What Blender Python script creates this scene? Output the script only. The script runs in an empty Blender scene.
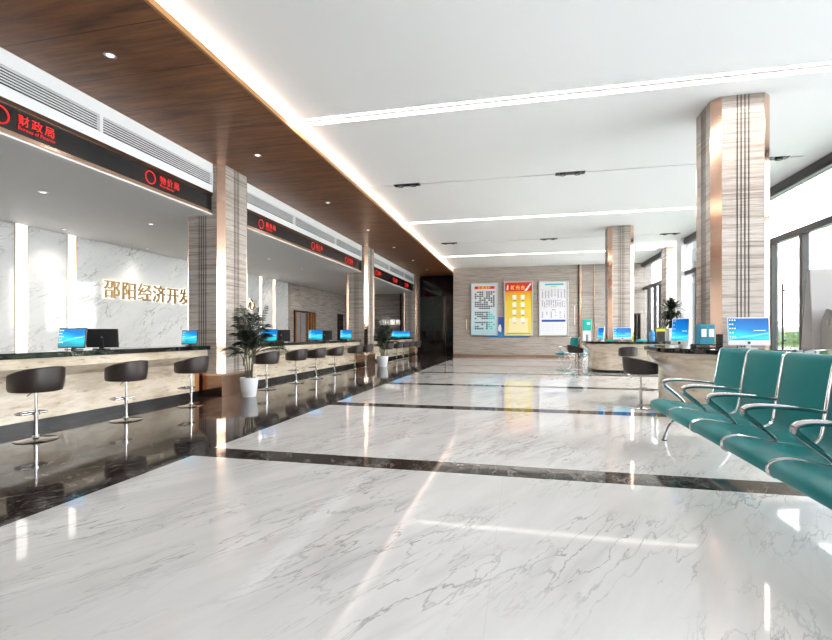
import bpy, bmesh, math, random
from mathutils import Vector, Matrix
R = math.radians
PI = math.pi
random.seed(7)
SC = bpy.context.scene
COL = SC.collection

# ------------------------------------------------------------------ materials
def newmat(name):
    m = bpy.data.materials.new(name); m.use_nodes = True
    nt = m.node_tree
    b = nt.nodes.get('Principled BSDF')
    return m, nt, b
def simple(name, col, rough=0.5, metal=0.0, spec=0.5, emit=None, es=0.0, coat=0.0):
    m, nt, b = newmat(name)
    b.inputs['Base Color'].default_value = (*col, 1)
    b.inputs['Roughness'].default_value = rough
    b.inputs['Metallic'].default_value = metal
    b.inputs['Specular IOR Level'].default_value = spec
    b.inputs['Coat Weight'].default_value = coat
    if emit:
        b.inputs['Emission Color'].default_value = (*emit, 1)
        b.inputs['Emission Strength'].default_value = es
    return m
def N(nt, t, **kw):
    n = nt.nodes.new(t)
    for k, v in kw.items(): setattr(n, k, v)
    return n
def mathn(nt, op, a, b=None, c=None, clamp=False):
    n = N(nt, 'ShaderNodeMath', operation=op); n.use_clamp = clamp
    for i, v in enumerate((a, b, c)):
        if v is None: continue
        if isinstance(v, (int, float)): n.inputs[i].default_value = v
        else: nt.links.new(v, n.inputs[i])
    return n.outputs[0]
def mapping(nt, scale=(1,1,1), rot=(0,0,0), loc=(0,0,0), coord='Object'):
    tc = N(nt, 'ShaderNodeTexCoord'); mp = N(nt, 'ShaderNodeMapping')
    mp.inputs['Scale'].default_value = scale; mp.inputs['Rotation'].default_value = rot
    mp.inputs['Location'].default_value = loc
    nt.links.new(tc.outputs[coord], mp.inputs[0])
    return mp.outputs[0]
def rotscale(nt, rot, scale):
    v = mapping(nt, (1,1,1), rot)
    mp = N(nt, 'ShaderNodeMapping'); mp.inputs['Scale'].default_value = scale; nt.links.new(v, mp.inputs[0])
    return mp.outputs[0]
def noise(nt, vec, scale, detail=4, rough=.55, dist=0.0):
    n = N(nt, 'ShaderNodeTexNoise'); n.inputs['Scale'].default_value = scale
    n.inputs['Detail'].default_value = detail; n.inputs['Roughness'].default_value = rough
    n.inputs['Distortion'].default_value = dist
    nt.links.new(vec, n.inputs['Vector'])
    return n.outputs['Fac']
def ramp(nt, fac, stops, interp='LINEAR'):
    r = N(nt, 'ShaderNodeValToRGB'); cr = r.color_ramp; cr.interpolation = interp
    while len(cr.elements) < len(stops): cr.elements.new(.5)
    for e, (p, c) in zip(cr.elements, stops):
        e.position = p; e.color = (*c, 1) if len(c) == 3 else c
    nt.links.new(fac, r.inputs[0])
    return r.outputs[0]
def mix(nt, fac, a, b, typ='MIX'):
    n = N(nt, 'ShaderNodeMix', data_type='RGBA', blend_type=typ)
    for sock, v in ((n.inputs[0], fac), (n.inputs[6], a), (n.inputs[7], b)):
        if isinstance(v, (int, float)): sock.default_value = v
        elif isinstance(v, tuple): sock.default_value = (*v, 1)
        else: nt.links.new(v, sock)
    return n.outputs[2]
def g(v): return (v, v, v)

def vein(nt, vec, scale, width, dist=1.2, det=5):
    """thin line where a distorted noise crosses .5"""
    f = noise(nt, vec, scale, det, .55, dist)
    a = mathn(nt, 'ABSOLUTE', mathn(nt, 'SUBTRACT', f, .5))
    return mathn(nt, 'SUBTRACT', 1.0, mathn(nt, 'DIVIDE', a, width), clamp=True)

def marble_color(nt, base, veincol, cloud, rot=(0,0,R(-62)), s=1.0, strong=.8):
    vec = rotscale(nt, rot, (0.50*s, 2.5*s, 1.0*s))
    v1 = vein(nt, vec, .9, .010, .35, 6)
    v2 = vein(nt, vec, 2.1, .014, .3, 5)
    v3 = vein(nt, vec, .8, .05, .35, 3)
    patch = ramp(nt, noise(nt, rotscale(nt, rot, (.7*s,1.5*s,s)), 1.0, 3), [(.42, g(0)), (.58, g(1))])
    cl = ramp(nt, noise(nt, vec, 1.1, 6, .62, .4), [(.35, base), (.72, cloud)])
    t = mathn(nt, 'MULTIPLY', mathn(nt, 'MAXIMUM', mathn(nt, 'MAXIMUM', mathn(nt, 'MULTIPLY', v1, .75), v2), mathn(nt, 'MULTIPLY', v3, .28)), mathn(nt, 'MULTIPLY', patch, strong))
    return mix(nt, t, cl, veincol)

# floor: white marble slabs, dark marble border and cross stripes
def floor_mat():
    m, nt, b = newmat('polished_marble_floor')
    white = marble_color(nt, (.62,.60,.585), (.20,.175,.165), (.53,.51,.495), strong=.72)
    dv = mapping(nt, (1.3, .9, 1))
    d1 = vein(nt, dv, 1.3, .009, .8, 7); d2 = vein(nt, dv, 3.7, .012, .6, 5)
    dn = ramp(nt, noise(nt, mapping(nt, (2.0,.8,1), (0,0,R(25))), 2.6, 9, .74, .6), [(.32, (.004,.003,.003)), (.5, (.022,.017,.015)), (.70, (.115,.092,.082))])
    dk = mix(nt, mathn(nt, 'MAXIMUM', mathn(nt, 'MULTIPLY', d1, .45), mathn(nt, 'MULTIPLY', d2, .28)), dn, (.30,.26,.24))
    tc = N(nt, 'ShaderNodeTexCoord'); sp = N(nt, 'ShaderNodeSeparateXYZ'); nt.links.new(tc.outputs['Object'], sp.inputs[0])
    X, Y = sp.outputs[0], sp.outputs[1]
    border = mathn(nt, 'LESS_THAN', X, -3.545)
    ph = mathn(nt, 'FLOORED_MODULO', mathn(nt, 'SUBTRACT', Y, 4.47), 3.75)
    stripe = mathn(nt, 'LESS_THAN', ph, .37)
    dark = mathn(nt, 'MAXIMUM', border, stripe)
    # slab seams
    def seam(v, off, per, w):
        p = mathn(nt, 'FLOORED_MODULO', mathn(nt, 'SUBTRACT', v, off), per)
        return mathn(nt, 'LESS_THAN', p, w)
    sm = mathn(nt, 'MAXIMUM', seam(X, -3.545, 1.69, .004), mathn(nt, 'MAXIMUM', seam(Y, 4.84, 1.25, .0), seam(X, -3.545, 0.845, .0)))
    dsm = mathn(nt, 'MAXIMUM', seam(X, -3.545, .845, .004), seam(Y, 4.47, .9375, .004))
    white = mix(nt, mathn(nt, 'MULTIPLY', sm, .35), white, (.42,.40,.39))
    dk = mix(nt, mathn(nt, 'MULTIPLY', dsm, .6), dk, (.006,.005,.005))
    c = mix(nt, dark, white, dk)
    nt.links.new(c, b.inputs['Base Color'])
    nt.links.new(mathn(nt,'ADD',mathn(nt,'MULTIPLY',dark,.015),.045), b.inputs['Roughness'])
    b.inputs['Specular IOR Level'].default_value = .5
    nt.links.new(mathn(nt,'SUBTRACT',1.52,mathn(nt,'MULTIPLY',dark,.30)), b.inputs['IOR'])
    return m

def wall_marble():
    m, nt, b = newmat('pale_wall_marble')
    # the wall lies in YZ: rotate about x for diagonal veins
    vec = rotscale(nt, (R(-32), 0, 0), (1, .55, 2.1))
    v1 = vein(nt, vec, .8, .013, .9); v2 = vein(nt, vec, 2.0, .016, .7)
    patch = ramp(nt, noise(nt, mapping(nt), .8, 3), [(.42, g(0)), (.6, g(1))])
    cl = ramp(nt, noise(nt, vec, .9, 5, .6, .5), [(.35, (.78,.775,.77)), (.75, (.68,.68,.68))])
    t = mathn(nt, 'MULTIPLY', mathn(nt, 'MAXIMUM', v1, mathn(nt, 'MULTIPLY', v2, .8)), mathn(nt, 'MULTIPLY', patch, .8))
    nt.links.new(mix(nt, t, cl, (.26,.25,.25)), b.inputs['Base Color'])
    b.inputs['Roughness'].default_value = .06
    return m

def banded_stone(name, c0, c1, c2, zs=9, rough=.12, seamz=1.2, seams=True, spec=.5):
    """wood-grain travertine: long horizontal streaks"""
    m, nt, b = newmat(name)
    vec = mapping(nt, (.55, .55, zs))
    f = noise(nt, vec, 1.6, 7, .62, .35)
    f2 = noise(nt, mapping(nt, (2.2, 2.2, zs*3.2)), 2.0, 5, .6, .2)
    ff = mathn(nt, 'ADD', mathn(nt, 'MULTIPLY', f, .7), mathn(nt, 'MULTIPLY', f2, .3))
    c = ramp(nt, ff, [(.34, c0), (.47, c1), (.56, c2), (.64, c1)])
    fleck = ramp(nt, f2, [(.30, g(1)), (.37, g(0))])
    c = mix(nt, mathn(nt, 'MULTIPLY', fleck, .55), c, tuple(x*.45 for x in c0))
    if seams:
        tc = N(nt, 'ShaderNodeTexCoord'); sp = N(nt, 'ShaderNodeSeparateXYZ'); nt.links.new(tc.outputs['Object'], sp.inputs[0])
        p = mathn(nt, 'FLOORED_MODULO', sp.outputs[2], seamz)
        c = mix(nt, mathn(nt, 'MULTIPLY', mathn(nt, 'LESS_THAN', p, .008), .6), c, tuple(x*.3 for x in c0))
    nt.links.new(c, b.inputs['Base Color'])
    b.inputs['Roughness'].default_value = rough
    b.inputs['Specular IOR Level'].default_value = spec
    return m

def wood_mat(name, c0, c1, seam=.9, rough=.42, along='X'):
    m, nt, b = newmat(name)
    vec = mapping(nt, (.7, 9, 3) if along == 'X' else (9, .7, 3))
    f = noise(nt, vec, 1.5, 7, .6, .5)
    cl = noise(nt, mapping(nt, (.8, 2.2, 1)), 1.4, 3)
    c = ramp(nt, mathn(nt, 'ADD', mathn(nt, 'MULTIPLY', f, .65), mathn(nt, 'MULTIPLY', cl, .35)), [(.34, c0), (.62, c1)])
    if seam:
        tc = N(nt, 'ShaderNodeTexCoord'); sp = N(nt, 'ShaderNodeSeparateXYZ'); nt.links.new(tc.outputs['Object'], sp.inputs[0])
        p = mathn(nt, 'FLOORED_MODULO', mathn(nt, 'SUBTRACT', sp.outputs[1], .11), seam)
        c = mix(nt, mathn(nt, 'LESS_THAN', p, .014), c, tuple(x*.12 for x in c0))
    nt.links.new(c, b.inputs['Base Color']); b.inputs['Roughness'].default_value = rough
    return m

def black_marble():
    m, nt, b = newmat('black_marble')
    v = mapping(nt, (1, 1, 1))
    t = vein(nt, v, 2.6, .012, 1.2, 5)
    p = ramp(nt, noise(nt, v, 1.6, 2), [(.5, g(0)), (.6, g(1))])
    c = mix(nt, mathn(nt, 'MULTIPLY', t, mathn(nt, 'MULTIPLY', p, .7)), (.008,.008,.009), (.35,.33,.31))
    nt.links.new(c, b.inputs['Base Color']); b.inputs['Roughness'].default_value = .05
    return m

def glass_mat(name='window_glass', tint=(.96,.985,1)):
    m, nt, b = newmat(name); nt.nodes.remove(b)
    out = nt.nodes['Material Output']
    tr = N(nt, 'ShaderNodeBsdfTransparent'); tr.inputs[0].default_value = (*tint, 1)
    gl = N(nt, 'ShaderNodeBsdfGlossy'); gl.inputs['Roughness'].default_value = .01
    fr = N(nt, 'ShaderNodeFresnel'); fr.inputs[0].default_value = 1.45
    mx = N(nt, 'ShaderNodeMixShader')
    nt.links.new(mathn(nt, 'MULTIPLY', fr.outputs[0], .8, clamp=True), mx.inputs[0]); nt.links.new(tr.outputs[0], mx.inputs[1]); nt.links.new(gl.outputs[0], mx.inputs[2])
    nt.links.new(mx.outputs[0], out.inputs[0])
    return m

def screen_mat():
    """blue desktop wallpaper of a lit monitor, object coords: x right, z up"""
    m, nt, b = newmat('lit_blue_screen')
    tc = N(nt, 'ShaderNodeTexCoord'); sp = N(nt, 'ShaderNodeSeparateXYZ'); nt.links.new(tc.outputs['Object'], sp.inputs[0])
    X, Z = sp.outputs[0], sp.outputs[2]
    f = mathn(nt, 'ADD', mathn(nt, 'MULTIPLY', Z, 1.9), mathn(nt, 'MULTIPLY', mathn(nt, 'SINE', mathn(nt, 'MULTIPLY', X, 9)), .05))
    c = ramp(nt, f, [(.10, (.01,.30,.42)), (.26, (.02,.62,.82)), (.45, (.0,.22,.62)), (.85, (.0,.10,.42))])
    sw = mathn(nt, 'SUBTRACT', 1, mathn(nt, 'DIVIDE', mathn(nt, 'ABSOLUTE', mathn(nt, 'SUBTRACT', mathn(nt,'ADD', Z, mathn(nt,'MULTIPLY',X,-.18)), .14)), .018), clamp=True)
    c = mix(nt, mathn(nt, 'MULTIPLY', sw, .5), c, (.35,.9,1))
    b.inputs['Base Color'].default_value = (0,0,0,1); b.inputs['Roughness'].default_value = .15
    nt.links.new(c, b.inputs['Emission Color']); b.inputs['Emission Strength'].default_value = .75
    return m

def leather():
    m, nt, b = newmat('dark_brown_leather')
    f = noise(nt, mapping(nt), 90, 2)
    nt.links.new(ramp(nt, f, [(.3, (.020,.014,.013)), (.7, (.036,.026,.024))]), b.inputs['Base Color'])
    b.inputs['Roughness'].default_value = .34
    bp = N(nt, 'ShaderNodeBump'); bp.inputs['Strength'].default_value = .06; nt.links.new(f, bp.inputs['Height']); nt.links.new(bp.outputs[0], b.inputs['Normal'])
    return m
def teal():
    m, nt, b = newmat('teal_vinyl')
    f = noise(nt, mapping(nt), 160, 2)
    b.inputs['Specular IOR Level'].default_value = .3
    nt.links.new(ramp(nt, f, [(.3, (.006,.195,.205)), (.7, (.010,.245,.255))]), b.inputs['Base Color'])
    b.inputs['Roughness'].default_value = .36
    bp = N(nt, 'ShaderNodeBump'); bp.inputs['Strength'].default_value = .08; nt.links.new(f, bp.inputs['Height']); nt.links.new(bp.outputs[0], b.inputs['Normal'])
    return m
def leaf_mat(name, c0, c1):
    m, nt, b = newmat(name)
    nt.links.new(ramp(nt, noise(nt, mapping(nt), 14, 2), [(.35, c0), (.65, c1)]), b.inputs['Base Color'])
    b.inputs['Roughness'].default_value = .45
    return m

M = dict(
    floor=floor_mat(), wmarble=wall_marble(),
    stone=banded_stone('grey_wood_grain_travertine', (.22,.175,.15), (.355,.305,.27), (.47,.415,.375), zs=19),
    dstone=banded_stone('wood_grain_travertine', (.15,.12,.105), (.29,.25,.22), (.42,.375,.345), zs=15),
    cream=banded_stone('cream_travertine', (.36,.285,.205), (.55,.455,.35), (.65,.565,.46), zs=3, rough=.1, seams=False),
    blackmarble=black_marble(),
    wood=wood_mat('walnut_ceiling_panel', (.085,.030,.010), (.27,.105,.038)),
    woodlip=simple('glow_tinted_wood_edge', (.42,.20,.065), .4),  # lip wood lightened to gold, cove glow painted into its colour
    orangewood=wood_mat('orange_wood_veneer', (.30,.12,.04), (.50,.23,.09), seam=0),
    ceil=simple('white_ceiling_paint', (.88,.87,.865), .7),
    ceil2=simple('white_office_ceiling', (.82,.80,.79), .6),
    white=simple('white_metal_panel', (.80,.80,.80), .4),
    whiteplastic=simple('white_plastic', (.78,.78,.79), .25),
    rose=simple('rose_gold_steel', (.70,.47,.35), .14, 1.0),
    bronze=simple('brown_mirror_steel', (.33,.20,.14), .12, 1.0),
    groove=simple('dark_bronze_inlay', (.035,.026,.022), .35, .3),
    goldline=simple('gold_trim', (.72,.50,.30), .22, 1.0),
    black=simple('black_panel', (.012,.012,.013), .25),
    blackgloss=simple('black_glossy_panel', (.010,.008,.008), .08),
    frame=simple('anthracite_window_frame', (.030,.029,.029), .35),
    chrome=simple('chrome', (.56,.55,.56), .07, 1.0),
    steel=simple('brushed_steel', (.55,.55,.56), .28, 1.0),
    gasblack=simple('black_rubber', (.015,.015,.016), .5),
    leather=leather(), teal=teal(),
    screen=screen_mat(), icon=simple('screen_icons', (0,0,0), .4, emit=(.8,.95,1), es=1.0),
    glass=glass_mat(), line=simple('line_light_diffuser', (1,1,1), .5, emit=(1,.955,.90), es=21),
    cove=simple('cove_light_strip', (1,1,1), .5, emit=(1,.93,.84), es=15),
    lamp=simple('lit_downlight_lens', (1,1,1), .5, emit=(1,.95,.88), es=1.8),
    wallstrip=simple('lit_wall_strip', (1,1,1), .5, emit=(1,.955,.88), es=1.0),
    fledge=simple('pale_fascia_edge', (.85,.83,.80), .5),
    red=simple('red_led', (.1,0,0), .5, emit=(1,.015,.008), es=.5),
    letter=simple('bronze_letters', (.30,.20,.10), .3, .8),
    halo=simple('letter_backlight', (1,1,1), .5, emit=(1,.88,.66), es=.9),
    letterwhite=simple('lit_white_letters', (.9,.9,.9), .4, emit=(1,.96,.9), es=.6),
    pot=simple('white_ceramic_pot', (.66,.66,.69), .35),
    soil=simple('soil', (.02,.014,.01), .9),
    leaf=leaf_mat('dark_palm_leaf', (.004,.009,.004), (.010,.020,.009)),
    stem=simple('palm_stem', (.05,.055,.025), .6),
    binder=simple('teal_binder', (.012,.27,.40), .4),
    paper=simple('white_paper', (.8,.8,.8), .6),
    aqua=simple('aqua_green_plastic', (.015,.42,.36), .3),
    blueplastic=simple('blue_water_bottle', (.05,.28,.60), .2),
    yellow=simple('yellow_card', (.75,.52,.04), .5), green=simple('green_card', (.12,.28,.05), .5),
    kiosk=simple('light_grey_panel', (.33,.315,.31), .45),
    door=simple('dark_red_door', (.045,.016,.014), .3),
    doorgl=simple('curtained_door_glass', (.22,.23,.26), .3),
    mural=simple('dark_green_mural', (.016,.028,.022), .4), muralline=simple('mural_relief_line', (.035,.055,.045), .5),
    hedge=leaf_mat('hedge_leaves', (.05,.14,.012), (.20,.36,.04)),
    pave=simple('outdoor_paving', (.62,.61,.59), .8),
)

# ------------------------------------------------------------------ mesh builder
class B:
    def __init__(s): s.bm = bmesh.new()
    def box(s, x0, x1, y0, y1, z0, z1, bev=0.0, seg=2, mi=0, rot=None):
        r = bmesh.ops.create_cube(s.bm, size=1.0)
        vs = r['verts']
        c = Vector(((x0+x1)/2, (y0+y1)/2, (z0+z1)/2))
        for v in vs:
            v.co = Vector((v.co.x*(x1-x0), v.co.y*(y1-y0), v.co.z*(z1-z0)))
        fs = {f for v in vs for f in v.link_faces}
        if bev:
            es = list({e for v in vs for e in v.link_edges})
            o = bmesh.ops.bevel(s.bm, geom=es, offset=bev, segments=seg, affect='EDGES', profile=.5)
            vs = [v for v in o['verts']]; fs = set(o['faces']) | {f for v in vs for f in v.link_faces}
            vs = list({v for f in fs for v in f.verts})
        for v in vs:
            p = v.co.copy()
            if rot is not None: p = rot @ p
            v.co = p + c
        for f in fs: f.material_index = mi
        return s
    def prism(s, pts, axis, a0, a1, mi=0, bev=0.0):
        """pts 2D polygon; axis 'x','y','z' extrusion from a0 to a1"""
        def P(p, a):
            if axis == 'x': return (a, p[0], p[1])
            if axis == 'y': return (p[0], a, p[1])
            return (p[0], p[1], a)
        v0 = [s.bm.verts.new(P(p, a0)) for p in pts]; v1 = [s.bm.verts.new(P(p, a1)) for p in pts]
        n = len(pts); fs = []
        fs.append(s.bm.faces.new(v0)); fs.append(s.bm.faces.new(list(reversed(v1))))
        for i in range(n): fs.append(s.bm.faces.new((v0[i], v1[i], v1[(i+1) % n], v0[(i+1) % n])))
        for f in fs: f.material_index = mi
        if bev:
            es = list({e for v in v0+v1 for e in v.link_edges})
            bmesh.ops.bevel(s.bm, geom=es, offset=bev, segments=2, affect='EDGES')
        return s
    def lathe(s, prof, c=(0,0,0), n=32, mi=0, a0=0, a1=2*PI, caps=True):
        full = abs(a1-a0-2*PI) < 1e-4
        cnt = n if full else n+1
        rings = []
        for (r, z) in prof:
            ring = []
            for i in range(cnt):
                a = a0+(a1-a0)*i/n
                ring.append(s.bm.verts.new((c[0]+r*math.cos(a), c[1]+r*math.sin(a), c[2]+z)))
            rings.append(ring)
        for k in range(len(rings)-1):
            for i in range(cnt if full else n):
                j = (i+1) % cnt
                f = s.bm.faces.new((rings[k][i], rings[k][j], rings[k+1][j], rings[k+1][i])); f.material_index = mi
        if caps and full:
            if prof[0][0] > 1e-5: s.bm.faces.new(list(reversed(rings[0]))).material_index = mi
            if prof[-1][0] > 1e-5: s.bm.faces.new(rings[-1]).material_index = mi
        return s
    def tube(s, pts, r, n=10, mi=0, flat=1.0, closed=False, up=None):
        """sweep along pts; r number or list; flat squeezes the section along its second axis"""
        pts = [Vector(p) for p in pts]; m = len(pts)
        rr = r if isinstance(r, (list, tuple)) else [r]*m
        rings = []; prev = None
        for i, p in enumerate(pts):
            if closed: t = (pts[(i+1) % m]-pts[i-1]).normalized()
            else: t = (pts[min(i+1, m-1)]-pts[max(i-1, 0)]).normalized()
            if up is not None: a = Vector(up)
            elif prev is None: a = Vector((0,0,1)) if abs(t.z) < .9 else Vector((1,0,0))
            else: a = prev
            u = (a - t*a.dot(t)).normalized(); prev = u; w = t.cross(u)
            rings.append([s.bm.verts.new(p + u*math.cos(2*PI*k/n)*rr[i] + w*math.sin(2*PI*k/n)*rr[i]*flat) for k in range(n)])
        for i in range(m if closed else m-1):
            a, b = rings[i], rings[(i+1) % m]
            for k in range(n): s.bm.faces.new((a[k], a[(k+1) % n], b[(k+1) % n], b[k])).material_index = mi
        if not closed:
            s.bm.faces.new(list(reversed(rings[0]))).material_index = mi; s.bm.faces.new(rings[-1]).material_index = mi
        return s
    def quad(s, a, b, c, d, mi=0):
        s.bm.faces.new([s.bm.verts.new(p) for p in (a, b, c, d)]).material_index = mi; return s
    def tri(s, a, b, c, mi=0):
        s.bm.faces.new([s.bm.verts.new(p) for p in (a, b, c)]).material_index = mi; return s
    def obj(s, name, mat, parent=None, loc=(0,0,0), rz=0, smooth=False, recalc=True):
        if recalc: bmesh.ops.recalc_face_normals(s.bm, faces=s.bm.faces)
        me = bpy.data.meshes.new(name); s.bm.to_mesh(me); s.bm.free()
        for m in (mat if isinstance(mat, (list, tuple)) else [mat]): me.materials.append(m)
        o = bpy.data.objects.new(name, me); COL.objects.link(o)
        o.location = loc; o.rotation_euler = (0, 0, rz)
        if parent: o.parent = parent
        if smooth:
            me.polygons.foreach_set('use_smooth', [True]*len(me.polygons))
            try: me.set_sharp_from_angle(angle=R(38))
            except Exception: pass
        return o

def thing(name, label, cat, loc=(0,0,0), rz=0, group=None):
    o = bpy.data.objects.new(name, None); COL.objects.link(o); o.empty_display_size = .1
    o.location = loc; o.rotation_euler = (0,0,rz); o['label'] = label; o['category'] = cat
    if group: o['group'] = group
    return o
def tag(o, label, cat, group=None, kind=None):
    o['label'] = label; o['category'] = cat
    if group: o['group'] = group
    if kind: o['kind'] = kind
    return o
def struct(o, label=None):
    o['kind'] = 'structure'
    if label: o['label'] = label
    return o
def copy_thing(root, loc, rz, label, group=None):
    def rec(o, par):
        c = o.copy(); COL.objects.link(c)
        if par is not None:
            c.parent = par
            if 'label' in c and par is None: pass
        for ch in list(kids.get(o.name, [])): rec(ch, c)
        return c
    kids = {}
    for o in list(COL.objects):
        if o.parent: kids.setdefault(o.parent.name, []).append(o)
    r = rec(root, None); r.location = loc; r.rotation_euler = (0,0,rz); r['label'] = label
    if group: r['group'] = group
    return r

def text_mesh(name, s, size, mat, parent=None, depth=0.0, loc=(0,0,0), rot=(0,0,0), align='LEFT', bold=0.0, space=1.0):
    cu = bpy.data.curves.new('txt', 'FONT'); cu.body = s; cu.size = size; cu.extrude = depth; cu.offset = bold
    cu.align_x = align; cu.space_character = space; cu.resolution_u = 3
    t = bpy.data.objects.new('txt', cu); COL.objects.link(t)
    dg = bpy.context.evaluated_depsgraph_get(); dg.update()
    me = bpy.data.meshes.new_from_object(t.evaluated_get(dg))
    bpy.data.objects.remove(t); me.name = name
    me.materials.clear(); me.materials.append(mat)
    o = bpy.data.objects.new(name, me); COL.objects.link(o); o.location = loc; o.rotation_euler = rot
    if parent: o.parent = parent
    return o
FACE_X = (R(90), 0, R(90))      # text in a plane x = const, read from +x
FACE_Y = (R(90), 0, 0)          # text in a plane y = const, read from -y

# ------------------------------------------------------------------ the shell
Y0, Y1 = -5.0, 29.0
ZC, ZW, ZO = 5.2, 5.0, 3.9
struct(B().box(-11.6, 6.9, Y0-.2, Y1+.2, -.2, 0).obj('floor', M['floor']))
# white ceiling: slabs between the recessed slots
slots = [(7.72,7.98), (15.62,15.9), (22.95,23.25)]
grooves = [(3.8,3.88), (11.66,11.74), (19.6,19.68)]
cuts = sorted(slots+grooves)
b = B(); y = Y0-.2
for a0, a1 in cuts:
    b.box(-4.6, 6.9, y, a0, ZC, ZC+.1); y = a1
b.box(-4.6, 6.9, y, 27.6, ZC, ZC+.1)
b.box(-4.6, 6.9, Y0-.2, 27.6, ZC+.14, ZC+.2)
for a0, a1 in cuts:                                   # slot ends
    b.box(-4.6, -4.0, a0, a1, ZC, ZC+.14); b.box(6.0, 6.9, a0, a1, ZC, ZC+.14)
b.box(-4.66, -4.6, Y0-.2, 27.6, ZW+.06, ZC+.2)
struct(b.obj('ceiling', M['ceil']))
wd = B().box(-6.47, -4.03, Y0, Y1, ZW, ZW+.05).obj('ceiling_wood', M['wood']); struct(wd)
lp = B().box(-4.03, -3.985, Y0, Y1, ZW-.004, ZW+.075, .004).obj('trim_1', M['woodlip']); struct(lp)
struct(B().box(-11.6, -6.60, Y0, Y1, ZO, ZO+.1).obj('ceiling_office', M['ceil2']))
# walls
struct(B().box(-11.6, -11.4, Y0-.2, 21.35, 0, ZO).obj('wall_left', M['wmarble']))
struct(B().box(-11.6, -11.38, 21.35, Y1, 0, ZO).obj('wall_left_stone', M['dstone']))
b = B().box(-11.6, -6.4, Y1, Y1+.2, 0, ZO+.1)
struct(b.obj('wall_office_end', M['dstone']))
b = B().box(-3.92, 6.9, 27.4, 29.2, 0, ZC+.1)
struct(b.obj('wall_back', M['stone']))
struct(B().box(-6.9, -3.92, Y1, Y1+.2, 0, 5.3).obj('wall_hallway', M['blackgloss']))
struct(B().box(-11.6, 6.9, Y0-.2, Y0, 0, 5.4).obj('wall_front', M['stone']))
struct(B().box(-4.66, -3.92, 27.4, Y1, ZW+.05, 5.3).obj('trim_2', M['ceil']))
# right side solid pieces: pillar and stone block beyond the glazing
struct(B().box(6.32, 6.9, 20.7, 21.3, 0, ZC).obj('wall_right_pillar', M['white']))
struct(B().box(6.74, 6.9, 20.66, 20.70, 0, ZC).obj('trim_3', simple('blue_grey_panel', (.10,.13,.16), .3)))
struct(B().box(6.30, 6.95, 22.6, 23.4, 0, ZC).obj('wall_right', M['dstone']))
# bronze strip at the right end of the back wall, slim joints beyond
for n, (x0, x1, mt) in enumerate(((3.11,3.19,'groove'), (3.19,3.31,'rose'), (3.95,3.99,'goldline'), (5.0,5.04,'goldline'))):
    struct(B().box(x0, x1, 27.34, 27.4, 0, ZC).obj('trim_%d' % (4+n), M[mt]))
struct(B().box(-3.92, 6.5, 27.36, 27.4, 0, .12).obj('baseboard_back', M['rose']))

# glazing, x = 6.5
def window_run(idx, y0, y1, mull, pulls):
    fr = B()
    fr.box(6.42, 6.62, y0, y1, 4.95, 5.2, .008); fr.box(6.40, 6.46, y0, y1, 5.02, 5.10)
    fr.box(6.44, 6.58, y0, y1, 3.70, 3.86, .006); fr.box(6.44, 6.58, y0, y1, 0, .10, .004)
    for (yy, w) in mull: fr.box(6.43, 6.58, yy-w/2, yy+w/2, .1, 3.7, .004)
    w = struct(fr.obj('window_%d' % idx, M['frame']))
    B().box(6.49, 6.505, y0, y1, .1, 5.0).obj('pane', M['glass'], w)
    for (yy, z0, z1) in pulls:
        p = B().tube([(6.38, yy, z0), (6.38, yy, z1)], .022, 10).box(6.37, 6.45, yy-.012, yy+.012, z0+.15, z0+.19).box(6.37, 6.45, yy-.012, yy+.012, z1-.19, z1-.15)
        p.obj('pull_handle', M['black'], w, smooth=True)
ms = [(14.05-1.35*k, .10 if k % 2 == 0 else .12) for k in range(-4, 14)]
window_run(1, Y0, 20.7, [m_ for m_ in ms if m_[0] > Y0+.1], [(13.35, 1.0, 2.6), (12.35, 1.9, 2.6), (11.0, 1.0, 2.6)])
window_run(2, 23.4, 27.4, [(24.3,.1), (25.2,.1), (26.3,.1)], [])

# office doors in the stone wall
d = struct(B().box(-11.40, -11.32, 21.9, 24.4, 0, 2.55, .01).obj('door_1', M['groove']))
B().box(-11.33, -11.30, 22.0, 23.05, .05, 2.45).obj('pane', M['doorgl'], d)
b = B()
for yy in (22.0, 22.5, 23.05, 23.4, 23.75, 24.05, 24.3): b.box(-11.34, -11.27, yy-.04, yy+.04, .0, 2.47)
b.obj('door_frame', M['orangewood'], d)
d = struct(B().box(-11.40, -11.33, 27.7, 28.6, 0, 2.6, .01).obj('door_2', M['black']))
B().box(-11.335, -11.32, 27.8, 28.5, .05, 2.5).obj('door_leaf', M['blackgloss'], d)
d = struct(B().box(5.95, 6.35, 27.33, 27.4, 0, 2.45, .01).obj('door_3', M['door']))
B().box(6.0, 6.3, 27.31, 27.335, .05, 2.38).obj('door_leaf', M['blackgloss'], d)
# end wall dark slot of the office
struct(B().box(-7.62, -7.50, Y1-.03, Y1, 0, ZO).obj('trim_8', M['groove']))

# hallway end: dark mural
t = thing('wall_mural', 'dark green abstract mural on the black hallway end wall', 'mural', (0, Y1-.05, 0))
B().box(-6.25, -4.75, 0, .05, 1.55, 3.7, .004).obj('panel', M['mural'], t)
b = B()
random.seed(3)
for k in range(16):
    x = random.uniform(-6.1, -5.0); z = random.uniform(1.7, 3.5); pts = []
    a = random.uniform(-1.2, 1.2)
    for j in range(6):
        pts.append((min(-4.8, max(-6.2, x)), -.005, min(3.65, max(1.6, z)))); x += .16*math.cos(a); z += .16*math.sin(a); a += random.uniform(-.7,.7)
    b.tube(pts, .012, 5)
b.obj('relief_lines', M['muralline'], t)
t = struct(B().box(-4.68, -4.62, Y1-.06, Y1, 0, 3.7).obj('trim_9', M['groove']))

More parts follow.
